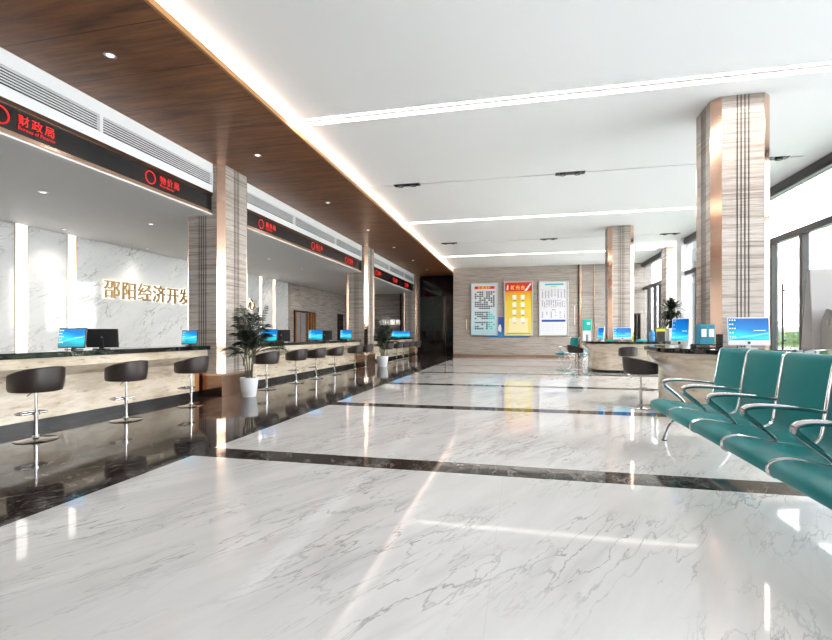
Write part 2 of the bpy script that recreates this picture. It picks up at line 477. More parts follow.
# ------------------------------------------------------------------ ceiling lights
def line_light(yc, label):
    t = thing('linear_ceiling_light', label, 'ceiling light', (1.0, yc, ZC+.07), 0, 'recessed line lights across the white ceiling')
    B().box(-4.95, 4.95, -.115, .085, .03, .065).obj('diffuser', M['line'], t)
    B().box(-4.95, 4.95, .09, .125, .0, .065).obj('dark_slot', M['black'], t)
line_light(7.85, 'recessed white line light across the ceiling in front of the nearer service island')
line_light(15.76, 'recessed white line light crossing the ceiling between the two right-hand columns')
line_light(23.1, 'recessed white line light across the ceiling, the one closest to the poster wall')
tag(B().box(-4.35, -4.22, Y0+.3, 28.8, ZW+.055, ZW+.075).obj('cove_light_strip', M['cove']), 'warm light strip hidden on top of the walnut ceiling edge', 'cove light')

def twin_spot():
    t = thing('twin_spotlight', '', 'ceiling light', (0,0,ZC), 0, 'black twin spotlights recessed in the ceiling grooves')
    B().box(-.34, .34, -.10, .10, -.012, .02, .004).obj('frame', M['black'], t)
    for s in (-1, 1):
        h = B().lathe([(0,.0),(.07,.0),(.075,-.03),(.055,-.035),(.05,-.02),(0,-.018)], (s*.17,0,-.012), 20).obj('lamp_head', M['frame'], t, smooth=True)
        B().lathe([(0,0),(.045,0),(.045,-.004),(0,-.004)], (s*.17,0,-.032), 16).obj('lens', M['steel'], h)
    return t
ts = twin_spot(); first = True
for (x, yy, lab) in ((-2.88, 11.7, 'left black twin spotlight in the nearer ceiling groove, beside the walnut ceiling'), (1.15, 11.7, 'middle black twin spotlight in the nearer ceiling groove'),
                     (5.35, 11.7, 'right black twin spotlight half hidden behind the nearer column'), (-2.98, 19.64, 'left black twin spotlight in the farther ceiling groove'),
                     (1.1, 19.64, 'middle black twin spotlight in the farther ceiling groove'), (5.6, 19.64, 'right black twin spotlight in the farther ceiling groove, beyond the second column')):
    if first: ts.location = (x, yy, ZC); ts['label'] = lab; first = False
    else: copy_thing(ts, (x, yy, ZC), 0, lab)

def downlight(z, grp):
    t = thing('downlight', '', 'downlight', (0,0,z), 0, grp)
    B().lathe([(.045,-.001),(.075,-.001),(.078,-.008),(.05,-.012),(.045,-.004)], n=24, caps=False).obj('rim', M['steel'], t, smooth=True)
    B().lathe([(0,-.003),(.045,-.003),(.045,-.006),(0,-.006)], n=24).obj('lens', M['lamp'], t)
    return t
def spot(name, loc, power, ang=110, blend=.8, size=.05, col=(1,.93,.84)):
    l = bpy.data.lights.new(name, 'SPOT'); l.energy = power; l.spot_size = R(ang); l.spot_blend = blend; l.shadow_soft_size = size; l.color = col
    o = bpy.data.objects.new(name, l); COL.objects.link(o); o.location = loc; return o
dl = downlight(ZW, 'downlights along the walnut ceiling'); first = True
names = ['nearest the camera', 'beside the first left column', 'third from the camera', 'fourth from the camera, before the second left column', 'fifth from the camera', 'sixth from the camera', 'farthest, near the dark hallway']
for k, yy in enumerate((5.06, 8.56, 12.1, 15.6, 19.0, 22.6, 26.1)):
    lab = 'small round downlight in the walnut ceiling, ' + names[k]
    if first: dl.location = (-5.25, yy, ZW); dl['label'] = lab; first = False
    else: copy_thing(dl, (-5.25, yy, ZW), 0, lab)
    spot('downlight_lamp', (-5.25, yy, ZW-.03), 9, size=.03)
dl2 = downlight(ZO, 'downlights in the office ceiling behind the counters'); first = True
k = 0
for (x, yy, w) in ((-8.4,6.7,'front row, above the first counter'), (-8.4,9.2,'front row, beside the first left column'), (-8.4,14.4,'front row, above the middle counter'), (-8.4,16.8,'front row, near the second left column'), (-8.4,21.9,'front row, above the farthest counter'), (-8.4,24.5,'front row, farthest one'),
                (-10.9,6.7,'back row by the marble wall, nearest'), (-10.9,9.2,'back row by the marble wall, above the light strips'), (-10.9,11.8,'back row by the marble wall, above the lettering'), (-10.9,14.4,'back row by the marble wall, above the end of the lettering'), (-10.9,19.5,'back row above the far light strips'), (-10.9,22.0,'back row above the wooden door')):
    lab = 'office ceiling downlight, ' + w
    if first: dl2.location = (x, yy, ZO); dl2['label'] = lab; first = False
    else: copy_thing(dl2, (x, yy, ZO), 0, lab)
    spot('office_lamp', (x, yy, ZO-.14), 200 if x > -9 else 28, 122, 1.0, size=.12)

# ------------------------------------------------------------------ marble wall strips and lettering
grp = 'vertical light strips on the marble wall'
for yy, w, lab in ((8.57,.26,'wide lit vertical strip on the marble wall, leftmost one'), (9.82,.22,'lit vertical strip on the marble wall, behind the first monitor'),
                (18.78,.24,'lit vertical strip on the marble wall, right after the first column'), (19.95,.22,'lit vertical strip on the marble wall, the farthest one')):
    t = thing('wall_light_strip', lab, 'wall light', (-11.4, yy, 0), 0, grp)
    B().box(0, .012, -w/2, w/2, .0, ZO-.01).obj('diffuser', M['wallstrip'], t)
    B().box(0, .022, -w/2-.015, -w/2, 0, ZO-.01).box(0, .022, w/2, w/2+.015, 0, ZO-.01).obj('trim_profile', M['goldline'], t)
t = thing('wall_lettering', 'bronze backlit Chinese characters in a row on the marble wall', 'sign', (-11.4, 10.70, 2.40))
for i, ch in enumerate('邵阳经济开发区政务服务中心'):
    o = text_mesh('character', ch, .56, M['letter'], t, .02, (.085, i*.583, .0), FACE_X, bold=.004)
    h = text_mesh('backlight', ch, .56, M['halo'], o, .002, (0, 0, -.045), (0,0,0), bold=.016)
t = thing('office_sign', 'small white lit lettering on the stone wall behind the farthest counter', 'sign', (-9.0, Y1-.03, 1.95))
text_mesh('lettering', '便民服务', .36, M['letterwhite'], t, .015, (.0,0,0), FACE_Y)

# ------------------------------------------------------------------ fascia: grilles and LED boards between columns
sections = [(Y0, 8.80, 'first'), (9.85, 18.42, 'second'), (19.47, 28.05, 'third')]
signs = {'first': [(1.9,'审计局','Audit Bureau'), (4.62,'财政局','Bureau of Finance'), (7.10,'物价局','Price Bureau')],
         'second': [(10.75,'税务局','Tax Bureau'), (13.8,'国土局','Land Bureau'), (16.7,'环保局','Ecology Bureau')],
         'third': [(20.5,'民政局','Civil Bureau'), (23.5,'工商局','Trade Bureau'), (26.0,'司法局','Law Bureau')]}
for (a, c, w) in sections:
    b = B().box(-6.60, -6.47, a, c, 4.80, 5.0).box(-6.60, -6.47, a, c, 4.38, 4.52).box(-6.62, -6.55, a, c, 4.5, 4.82)
    struct(b.obj('trim_fascia_%s' % w, M['white']))
    y = a; segs = []
    e = 6.07 if w == 'first' else (12.51 if w == 'second' else 22.6)
    edges = [e+3.12*k for k in range(-6, 6)]
    edges = [a]+[q for q in edges if a+.3 < q < c-.3]+[c]
    n_ = 0
    for q0, q1 in zip(edges[:-1], edges[1:]):
        n_ += 1
        t = thing('ventilation_grille', 'white slotted air grille, panel %s of the %s fascia section from the camera side' % (['one','two','three','four','five','six'][n_-1], w), 'air vent', (-6.47, (q0+q1)/2, 4.52), 0, 'slotted air grilles above the sign boards')
        h = (q1-q0)/2
        fr = B().box(-.05, .008, -h, -h+.03, 0, .28).box(-.05, .008, h-.03, h, 0, .28).box(-.05,.008,-h+.03,h-.03,0,.012).box(-.05,.008,-h+.03,h-.03,.268,.28)
        fr.obj('frame', M['white'], t)
        B().box(-.078, -.06, -h, h, 0, .28).obj('backing', M['black'], t)
        s = B()
        for j in range(6): 
            zz = .012+(.256/6.5)*(j+.75)
            s.box(-.012, .004, -h+.03, h-.03, zz, zz+.0165)
        s.obj('slats', M['white'], t)
    t = thing('sign_board', 'long black sign board with red lettering on the %s fascia section' % w, 'sign board', (-6.5, 0, 0), 0, 'black sign boards above the counters')
    B().box(-.10, 0, a, c, 3.99, 4.31).obj('board', M['black'], t)
    B().box(-.10, .03, a, c, 4.31, 4.38, .004).obj('top_trim', M['bronze'], t)
    B().box(-.10, .03, a, c, 3.935, 3.99, .004).obj('bottom_trim', M['rose'], t)
    B().box(-.10, .022, a, c, 3.90, 3.925).obj('lit_edge', M['fledge'], t)
    for (yy, ch, en) in signs[w]:
        rg = [(.006, yy+.11*math.cos(2*PI*k/28), 4.155+.11*math.sin(2*PI*k/28)) for k in range(28)]
        B().tube(rg, .011, 6, closed=True, up=(1,0,0)).obj('emblem_ring', M['red'], t)
        text_mesh('red_characters', ch, .155, M['red'], t, .003, (.006, yy+.22, 4.135), FACE_X, bold=.001, space=1.28)
        text_mesh('red_subtitle', en, .070, M['red'], t, .002, (.006, yy+.22, 4.06), FACE_X)

# ------------------------------------------------------------------ columns
def column(x0, x1, y0, y1, h, label, grp):
    cx, cy = (x0+x1)/2, (y0+y1)/2; hx, hy = (x1-x0)/2, (y1-y0)/2; c = .125
    t = thing('stone_column', label, 'column', (cx, cy, 0), 0, grp)
    B().box(-hx-.02, hx+.02, -hy-.02, hy+.02, 0, .44, .006).obj('plinth', M['bronze'], t)
    B().box(-hx-.024, hx+.024, -hy-.024, hy+.024, .44, .49, .004).obj('plinth_cap', M['rose'], t)
    pts = [(-hx+c,-hy),(hx-c,-hy),(hx,-hy+c),(hx,hy-c),(hx-c,hy),(-hx+c,hy),(-hx,hy-c),(-hx,-hy+c)]
    B().prism(pts, 'z', .49, h).obj('shaft', M['stone'], t)
    for sx in (-1, 1):
        for sy in (-1, 1):

            q = [(sx*(hx-c+o1), sy*(hy+o1)) for o1 in (.005, -.02)]
            q = [q[0], (sx*(hx+.005), sy*(hy-c+.005)), (sx*(hx-.02), sy*(hy-c-.02)), q[1]]
            B().prism(q, 'z', .49, h).obj('corner_strip', M['rose'], t)
    for sy in (-1, 1):
        b = B()
        for k in range(4):
            o_ = (k-1.5)*.055; b.box(o_-.007, o_+.007, sy*hy-.004, sy*hy+.004, .49, h)
        b.obj('inlay_lines', M['groove'], t)
    for sx in (-1, 1):
        b = B()
        for k in range(4):
            o_ = (k-1.5)*.055; b.box(sx*hx-.004, sx*hx+.004, o_-.007, o_+.007, .49, h)
        b.obj('inlay_lines', M['groove'], t)
    return t
gl = 'stone columns standing in the counter line'
column(-7.20, -6.25, 8.80, 9.85, ZW, 'tall stone column with bronze corners, nearest on the left beside the large palm', gl)
column(-7.20, -6.25, 18.42, 19.47, ZW, 'stone column with bronze corners between the middle and farthest counters', gl)
column(-7.20, -6.25, 28.05, 28.98, ZW, 'stone column with bronze corners at the far end beside the dark hallway', gl)
gr = 'stone columns rising from the service islands'
column(3.06, 3.91, 8.46, 9.33, ZC, 'large stone column with rose gold corners rising from the nearer service island', gr)
column(3.06, 3.91, 17.75, 18.6, ZC, 'smaller-looking stone column with rose gold corners rising from the farther service island', gr)

# ------------------------------------------------------------------ left counters
def counter(y0, y1, label):
    t = thing('service_counter', label, 'counter', (-6.9, (y0+y1)/2, 0), 0, 'long stone-fronted service counters')
    h = (y1-y0)/2
    B().box(-.45, .42, -h, h, 1.01, 1.09, .008).obj('countertop', M['blackmarble'], t)
    B().prism([(-.42,.90),(-.42,1.01),(.36,1.01),(.36,.87),(.16,.72),(-.42,.72)], 'y', -h+.02, h-.02).obj('front_band', M['cream'], t)
    B().prism([(-.42,.12),(-.42,.72),(.15,.72),(.15,.12)], 'y', -h+.02, h-.16).obj('front_panel', M['cream'], t)
    B().box(-.42, .15, h-.16, h-.02, .12, .72).obj('end_panel', M['orangewood'], t)
    B().box(-.42, .14, -h+.02, h-.02, 0, .12).obj('kick_plinth', M['black'], t)
    return t
counter(1.0, 8.74, 'nearest long counter with black marble top and cream stone front')
counter(9.90, 18.36, 'middle long counter with black top, between the two left columns')
counter(19.52, 27.98, 'farthest long counter with black top, beyond the second left column')

# ------------------------------------------------------------------ bar stools
def bar_stool():
    t = thing('bar_stool', '', 'bar stool', (0,0,0), 0)
    B().lathe([(0,0),(.225,0),(.228,.006),(.215,.014),(.10,.022),(.045,.035),(.035,.06),(0,.06)], n=40).obj('base', M['chrome'], t, smooth=True)
    B().lathe([(.024,.05),(.024,.36),(.016,.365),(.016,.62),(0,.62)], n=20).obj('pole', M['chrome'], t, smooth=True)
    # foot rest: a D ring towards the sitter's front (-y local)
    b = B()
    pts = [(-.15,-.02,.34),(-.155,-.10,.34),(-.13,-.17,.34),(-.06,-.19,.34),(.06,-.19,.34),(.13,-.17,.34),(.155,-.10,.34),(.15,-.02,.34)]
    b.tube(pts, .015, 10); b.tube([(-.15,-.02,.34),(.15,-.02,.34)], .015, 10)
    b.lathe([(.028,-.02),(.042,-.02),(.042,.02),(.028,.02)], (0,0,.34), 20, caps=False)
    b.obj('footrest', M['chrome'], t, smooth=True)
    B().tube([(.0,.02,.62),(.10,.05,.60),(.15,.07,.575)], .006, 8).obj('lever', M['gasblack'], t, smooth=True)
    # cushion
    b = B()
    prof = [(0,.625),(.20,.625),(.245,.65),(.25,.685),(.235,.715),(.15,.73),(0,.73)]
    b.lathe(prof, n=32); b.obj('seat', M['leather'], t, smooth=True)
    # wrap-around shell, open to -y; taller at the back (+y)
    bm = B(); n = 40; rings = []
    A0, A1 = R(-74), R(254)
    for i in range(n+1):
        a = A0+(A1-A0)*i/n
        k = ((math.sin(a)+1)/2)**1.15
        edge = 1 - min(1, min(i, n-i)/4.0)
        ht = .805 + .135*k - .012*edge
        sx, sy = math.cos(a), math.sin(a)
        ro, ri = .285, .245
        lean = .03*max(0, math.sin(a))
        ring = []
        for (r_, z_) in ((ro-.05,.618),(ro-.012,.628),(ro,.66),(ro+lean*.7,.76),(ro+lean,ht-.015),(ro-.012+lean,ht),(ri+.01+lean,ht-.004),(ri+lean*.8,ht-.025),(ri,.73),(ri-.01,.68)):
            ring.append(bm.bm.verts.new((sx*r_, sy*r_, z_)))
        rings.append(ring)
    for i in range(n):
        for j in range(10):
            bm.bm.faces.new((rings[i][j], rings[i][(j+1) % 10], rings[i+1][(j+1) % 10], rings[i+1][j]))
    bm.bm.faces.new(rings[0]); bm.bm.faces.new(list(reversed(rings[-1])))
    bm.obj('backrest', M['leather'], t, smooth=True)
    return t
st = bar_stool(); first = True
labs = ['bar stool nearest the camera, at the left edge of the photo', 'second bar stool from the camera along the nearest counter', 'bar stool just in front of the first left column',
        'bar stool right behind the large potted palm', 'second bar stool after the large potted palm', 'third bar stool after the large potted palm', 'fourth bar stool after the large palm',
        'bar stool at the end of the middle counter, before the second column', 'bar stool beside the second column, left of the smaller palm', 'first bar stool beyond the smaller palm',
        'second bar stool beyond the smaller palm', 'third bar stool beyond the smaller palm', 'fourth bar stool beyond the smaller palm', 'farthest bar stool on the left, near the dark hallway']
for yy, lab in zip((4.69, 6.07, 7.53, 10.17, 11.68, 12.95, 14.38, 16.31, 17.52, 20.53, 22.24, 23.49, 24.73, 26.57), labs):
    rz = R(-90+random.uniform(-9, 9)); lab = 'dark leather ' + lab
    if first: st.location = (-6.0, yy, 0); st.rotation_euler.z = rz; st['label'] = lab; st['group'] = 'bar stools along the long counters'; first = False
    else: copy_thing(st, (-6.0, yy, 0), rz, lab, 'bar stools along the long counters')
copy_thing(st, (2.12, 9.12, 0), R(90+12), 'dark leather bar stool pulled up to the nearer service island', 'bar stools at the service islands')
copy_thing(st, (3.35, 16.05, 0), R(180), 'bar stool in front of the farther service island, backrest to the camera', 'bar stools at the service islands')
copy_thing(st, (2.0, 18.35, 0), R(90), 'bar stool at the left end of the farther service island', 'bar stools at the service islands')

# ------------------------------------------------------------------ service islands
def rrect(hx, hy, r, n=10, taper=0):
    pts = []
    for (sx, sy, a0) in ((1,-1,-90),(1,1,0),(-1,1,90),(-1,-1,180)):
        for k in range(n+1):
            a = R(a0+90*k/n); pts.append((sx*(hx-r)+r*math.cos(a), sy*(hy-r)+r*math.sin(a)))
    return pts
def island(x0, x1, y0, y1, r, ztop, label, hole):
    cx, cy = (x0+x1)/2, (y0+y1)/2; hx, hy = (x1-x0)/2, (y1-y0)/2
    t = thing('service_island', label, 'counter', (cx, cy, 0), 0, 'rounded service islands')
    def loft(levels, inner=None):
        b = B(); rings = []
        for (ins, z) in levels:
            rings.append([b.bm.verts.new((p[0], p[1], z)) for p in rrect(hx-ins, hy-ins, max(.05, r-ins))])
        n = len(rings[0])
        for k in range(len(rings)-1):
            for i in range(n): b.bm.faces.new((rings[k][i], rings[k][(i+1) % n], rings[k+1][(i+1) % n], rings[k+1][i]))
        hp = [(p[0]+hole[0]-cx, p[1]+hole[1]-cy) for p in rrect(hole[2], hole[3], .02)]
        lo = [b.bm.verts.new((p[0], p[1], levels[0][1])) for p in hp]; hi = [b.bm.verts.new((p[0], p[1], levels[-1][1])) for p in hp]
        for i in range(n):
            j = (i+1) % n
            b.bm.faces.new((lo[i], lo[j], hi[j], hi[i])); b.bm.faces.new((rings[0][i], rings[0][j], lo[j], lo[i])); b.bm.faces.new((rings[-1][i], rings[-1][j], hi[j], hi[i]))
        return b
    loft([(.01,ztop-.08),(0,ztop-.07),(0,ztop-.01),(.01,ztop)]).obj('countertop', M['blackmarble'], t, smooth=True)
    loft([(.24,.10),(.24,.70),(.21,.76),(.13,.84),(.06,.91),(.045,.95),(.045,ztop-.08)]).obj('body', M['cream'], t, smooth=True)
    loft([(.22,0),(.22,.10)]).obj('kick_plinth', M['blackmarble'], t)
    return t
island(2.25, 4.55, 7.5, 10.3, .95, 1.12, 'nearer rounded service island with black top and flared cream stone body', (3.485, 8.895, .455, .465))
island(2.22, 5.45, 16.7, 19.3, .80, 1.08, 'farther rounded service island with black top, in front of the poster wall', (3.485, 18.175, .455, .455))

# ------------------------------------------------------------------ potted palms
def frond(bs, bl, base, az, length, rise, droop, leaf, nl=18, up=.5):
    d = Vector((math.cos(az), math.sin(az), 0)); side = Vector((-math.sin(az), math.cos(az), 0))
    pts = []
    n = 14
    for i in range(n+1):
        s = i/n
        pts.append(Vector(base)+d*(length*(s**1.3)*.85)+Vector((0,0,rise*s-droop*s*s*s)))
    bs.tube(pts, [.008*(1-.75*i/n)+.002 for i in range(n+1)], 5)
    for k in range(nl):
        s = .30+.70*k/nl; i = min(n-1, int(s*n)); f = s*n-i
        p = pts[i].lerp(pts[i+1], f); tg = (pts[i+1]-pts[i]).normalized()
        L = leaf*(.55+.9*math.sin(PI*min(1, (s-.22)/.85)))*random.uniform(.85, 1.15)
        for sg in (-1, 1):
            if random.random() < .08: continue
            o = (side*sg*.8 + tg*.75 + Vector((0,0,.12 - .55*s))).normalized()
            w = tg*.0085 + Vector((0,0,.003))
            m_ = p+o*L*.5+Vector((0,0,.02*L)); e_ = p+o*L+Vector((0,0,-.22*L))
            bl.quad(p-w*.5, p+w*.5, m_+w, m_-w); bl.tri(m_-w, m_+w, e_)
def potted_palm(loc, pr, ph, height, spread, label, seed, fr=26, leaf=.16):
    random.seed(seed)
    t = thing('potted_palm', label, 'potted plant', loc, 0)
    B().lathe([(0,0),(pr*.72,0),(pr*.76,.012),(pr*.95,ph*.65),(pr,ph-.02),(pr*.99,ph),(pr*.93,ph),(pr*.92,ph-.03),(0,ph-.03)], n=40).obj('pot', M['pot'], t, smooth=True)
    B().lathe([(0,ph-.03),(pr*.92,ph-.03),(pr*.9,ph-.018),(0,ph-.015)], n=24).obj('soil', M['soil'], t)
    bs, bl = B(), B()
    stems = []
    for k in range(5):
        a = 2*PI*k/5+random.uniform(-.3,.3); x, y = .06*math.cos(a), .06*math.sin(a); hh = random.uniform(.28,.5)
        top = (x*2.0, y*2.0, ph+hh)
        bs.tube([(x,y,ph-.03),(x*1.3,y*1.3,ph+hh*.5),top], [.016,.013,.009], 7); stems.append(top)
    for k in range(fr):
        a = k*2.39996+random.uniform(-.25,.25); s = k/fr
        base = stems[k % 5]; base = (base[0], base[1], base[2]-random.uniform(0,.16))
        rise = (height-base[2])*random.uniform(.75, 1.12)*(1.22-.85*s)
        sp_ = spread*random.uniform(.75,1.1)*(.35+.75*s)
        if math.cos(a) < -.1: sp_ *= .45
        frond(bs, bl, base, a, sp_, rise, rise*(.12+.42*s), leaf)
    bs.obj('stems', M['stem'], t, smooth=True); bl.obj('foliage', M['leaf'], t, recalc=False)
    return t
potted_palm((-5.68, 8.93, 0), .185, .41, 1.98, 1.0, 'large potted palm in a white pot before the first left column', 5, 26, .19)
potted_palm((-5.50, 18.15, 0), .24, .44, 1.95, .7, 'smaller-looking potted palm in a white pot by the second left column', 9, 28, .19)
# the tall dark palm behind the farther island
random.seed(12)
t = thing('dracaena_plant', 'tall dark spiky-leaved plant behind the farther service island', 'potted plant', (5.68, 19.75, 0))
B().lathe([(0,0),(.22,0),(.30,.55),(.28,.55),(.27,.5),(0,.5)], n=32).obj('pot', M['pot'], t, smooth=True)
B().lathe([(0,.5),(.26,.5),(.25,.515),(0,.52)], n=24).obj('soil', M['soil'], t)
b = B(); b.tube([(0,0,.5),(.02,0,1.2),(-.01,.01,1.95)], [.05,.04,.03], 10); b.tube([(.02,0,1.0),(.12,.03,1.3),(.10,.02,1.6)], [.035,.03,.02], 8); b.obj('trunk', M['stem'], t, smooth=True)
b = B()
def spiky(c, n, L):
    for k in range(n):
        a = k*2.39996; el = R(80-118*(k/n)); l_ = L*random.uniform(.8,1.1)
        d = Vector((math.cos(a)*math.cos(el), math.sin(a)*math.cos(el), math.sin(el))); sd = Vector((-math.sin(a), math.cos(a), 0))*.034
        p0 = Vector(c); p1 = p0+d*l_*.35; p2 = p0+d*l_*.72+Vector((0,0,-.05*l_)); p3 = p0+d*l_+Vector((0,0,-.28*l_))
        b.quad(p0-sd*.5, p0+sd*.5, p1+sd, p1-sd); b.quad(p1-sd, p1+sd, p2+sd*.9, p2-sd*.9); b.tri(p2-sd*.9, p2+sd*.9, p3)
spiky((-.01,.01,2.25), 110, .72); spiky((-.01,.01,1.85), 90, .66); spiky((.10,.02,1.55), 70, .5)
b.tube([(-.01,.01,1.9),(-.01,.01,2.3)], .025, 8)
b.obj('leaves', M['leaf'], t, recalc=False)

# ------------------------------------------------------------------ waiting benches
PROF = [(0,.34),(-.028,.36),(-.035,.40),(-.022,.435),(.02,.462),(.10,.475),(.25,.455),(.42,.425),(.56,.415),(.64,.425),(.69,.46),(.715,.53),(.735,.68),(.765,.90),(.79,1.06),(.80,1.12),(.82,1.155),(.855,1.168),(.89,1.155)]
def sweep_profile(b, prof, y0, y1, th, j0=0, j1=None, mi=0):
    p = [Vector((q[0], q[1])) for q in prof[j0:j1]]
    out, inn = [], []
    for i, q in enumerate(p):
        tg = (p[min(i+1, len(p)-1)]-p[max(i-1, 0)]).normalized(); nrm = Vector((-tg.y, tg.x))
        e = .55 if i in (0, len(p)-1) else 1.0
        out.append(q); inn.append(q-nrm*th*e)
    poly = out+list(reversed(inn))
    c = .014; n = len(out)
    secs = []
    for (y, ins) in ((y0, c), (y0+c*.35, c*.3), (y0+c, 0), (y1-c, 0), (y1-c*.35, c*.3), (y1, c)):
        ring = []
        for i in range(len(poly)):
            k = i if i < n else 2*n-1-i
            mid = (out[k]+inn[k])/2; v = poly[i]; d_ = (v-mid)
            v2 = v - d_.normalized()*min(ins, d_.length*.8)
            ring.append(b.bm.verts.new((v2.x, y, v2.y)))
        secs.append(ring)
    m = len(poly)
    for s0, s1 in zip(secs[:-1], secs[1:]):
        for i in range(m): b.bm.faces.new((s0[i], s0[(i+1) % m], s1[(i+1) % m], s1[i])).material_index = mi
    for ring, rev in ((secs[0], False), (secs[-1], True)):     # side caps as quad strips
        for i in range(n-1):
            q = (ring[i], ring[i+1], ring[m-2-i], ring[m-1-i])
            b.bm.faces.new(q if not rev else tuple(reversed(q))).material_index = mi
def smooth_path(pts, k=4):
    P = [Vector(p) for p in pts]; out = []
    for i in range(len(P)-1):
        p0 = P[max(i-1,0)]; p1 = P[i]; p2 = P[i+1]; p3 = P[min(i+2, len(P)-1)]
        for j in range(k):
            s = j/k
            out.append(.5*((2*p1)+(p2-p0)*s+(2*p0-5*p1+4*p2-p3)*s*s+(3*p1-p0-3*p2+p3)*s**3))
    out.append(P[-1]); return out
def bench(loc, seats, pitch, label, rz=0, grp='rows of teal waiting seats'):
    """front towards -x, seats laid along -y from y=0"""
    t = thing('waiting_bench', label, 'bench', loc, rz, grp)
    P = [(p.x, p.y) for p in smooth_path([(a, c, 0) for a, c in PROF], 2)]
    jn = next(i for i, q in enumerate(P) if q[0] > .66)
    for k in range(seats):
        y1 = -k*pitch-.022; y0 = -(k+1)*pitch+.022
        b = B(); sweep_profile(b, P, y0, y1, .035, 0, jn+1); b.obj('seat', M['teal'], t, smooth=True)
        b = B(); sweep_profile(b, P, y0, y1, .035, jn, None); b.obj('backrest', M['teal'], t, smooth=True)
    for k in range(seats+1):
        yy = -k*pitch
        for dy in ((-.017, .017) if 0 < k < seats else (0,)):
            b = B(); b.tube([(q[0]+.004, yy+dy, q[1]-.006) for q in P], .0085, 8, up=(0,1,0))
            b.obj('frame_rail', M['chrome'], t, smooth=True)
        arm = smooth_path([(.735,yy,.695),(.60,yy,.712),(.42,yy,.725),(.26,yy,.728),(.165,yy,.715),(.132,yy,.685),(.15,yy,.645),(.21,yy,.595),(.29,yy,.53),(.355,yy,.47),(.385,yy,.42)], 4)
        n = len(arm); rad = [.022 if i < n*.25 else (.030 if i < n*.7 else .022) for i in range(n)]
        rad = [.020+.014*math.sin(PI*i/(n-1)) for i in range(n)]
        B().tube(arm, rad, 12, flat=.8, up=(0,1,0)).obj('armrest', M['chrome'], t, smooth=True)
    B().tube([(.40, .02, .36), (.40, -seats*pitch-.02, .36)], .032, 14).obj('beam', M['steel'], t, smooth=True)
    for yy in ((-.42, -(seats*pitch)+.42) if seats > 2 else (-.12, -(seats*pitch)+.12)):
        lg = smooth_path([(.03,yy,.012),(.04,yy,.06),(.08,yy,.17),(.17,yy,.28),(.30,yy,.345),(.40,yy,.36),(.50,yy,.345),(.64,yy,.28),(.73,yy,.17),(.77,yy,.06),(.78,yy,.012)], 4)
        l = B().tube(lg, .019, 12, up=(0,1,0)).obj('leg', M['chrome'], t, smooth=True)
        B().lathe([(0,0),(.03,0),(.03,.012),(0,.012)], (.03,yy,0), 16).lathe([(0,0),(.03,0),(.03,.012),(0,.012)], (.78,yy,0), 16).obj('foot', M['gasblack'], l)
    return t
bench((1.735, 6.84, 0), 6, .77, 'large row of teal waiting seats with chrome armrests at the right edge')
bench((1.62, 22.9, 0), 1, .62, 'small far row of teal waiting seats in front of the poster wall', R(32))
bench((2.62, 22.3, 0), 2, .62, 'far row of teal waiting seats mostly hidden by the farther island')

# ------------------------------------------------------------------ monitors
def monitor(x, y, z, w, h, rz, label, white=False, back=False, grp=None, lift=.05, tilt=-6):
    t = thing('monitor', label, 'monitor', (x, y, z), rz, grp)
    rt = Matrix.Rotation(R(tilt), 3, 'X')
    body = M['whiteplastic'] if white else M['frame']
    B().box(-w*.2, w*.2, -.02, .12, 0, .012, .004).obj('foot', M['steel'] if white else body, t)
    B().prism([(.03,.01),(.06,.01),(.075,lift+h*.5),(.05,lift+h*.5)], 'x', -.035, .035).obj('stand', M['steel'] if white else body, t)
    pan = bpy.data.objects.new('display', None)
    ch = h*.18 if white else h*.06
    b = B().box(-w/2, w/2, 0, .022, 0, h, .006)
    p = b.obj('housing', body, t, (0, 0, lift)); p.rotation_euler = (R(tilt), 0, 0)
    s = B().quad((-w/2+.012, -.002, ch), (w/2-.012, -.002, ch), (w/2-.012, -.002, h-.014), (-w/2+.012, -.002, h-.014)).obj('screen', M['screen'], p)
    ic = B()
    for r_ in range(5):
        for c_ in range(2 if r_ % 2 else 3):
            x0 = -w/2+.025+c_*w*.06; z0 = h-.05-r_*h*.15
            if z0 < ch+.02: continue
            ic.quad((x0,-.004,z0),(x0+w*.03,-.004,z0),(x0+w*.03,-.004,z0+w*.03),(x0,-.004,z0+w*.03))
    ic.quad((w*.12,-.004,h*.52),(w*.40,-.004,h*.52),(w*.40,-.004,h*.535),(w*.12,-.004,h*.535))
    ic.obj('desktop_icons', M['icon'], p)
    em = B().lathe([(0,0),(h*.05,0),(h*.05,.003),(0,.003)], n=16).obj('emblem', M['steel'] if not white else M['frame'], p, loc=(0, -.001 if white else .026, (ch*.5 if white else h*.55)))
    em.rotation_euler = (R(90), 0, 0)
    return t
gm = 'monitors on the long counters'
monitor(-6.98, 6.0, 1.09, .58, .32, R(-4), 'blue-screened monitor on the nearest counter, left of the pair', lift=.03, grp=gm)
monitor(-6.80, 6.42, 1.09, .52, .31, R(196), 'dark back of a monitor on the nearest counter, right of the pair', lift=.03, grp=gm)
monitor(-6.78, 8.45, 1.09, .36, .30, R(4), 'blue-screened monitor against the first left column', lift=.03, grp=gm)
monitor(-6.86, 11.7, 1.09, .52, .36, R(4), 'blue-screened monitor right of the large palm on the middle counter', lift=.03, grp=gm)
monitor(-6.75, 12.25, 1.09, .5, .34, R(200), 'dark back of a monitor on the middle counter, near the large palm', lift=.03, grp=gm)
monitor(-6.86, 14.75, 1.09, .52, .36, R(4), 'blue-screened monitor in the middle of the middle counter', lift=.03, grp=gm)
monitor(-6.75, 15.3, 1.09, .5, .34, R(200), 'dark back of a monitor in the middle of the middle counter', lift=.03, grp=gm)
monitor(-6.98, 17.9, 1.09, .5, .38, R(4), 'blue-screened monitor against the second left column', lift=.03, grp=gm)
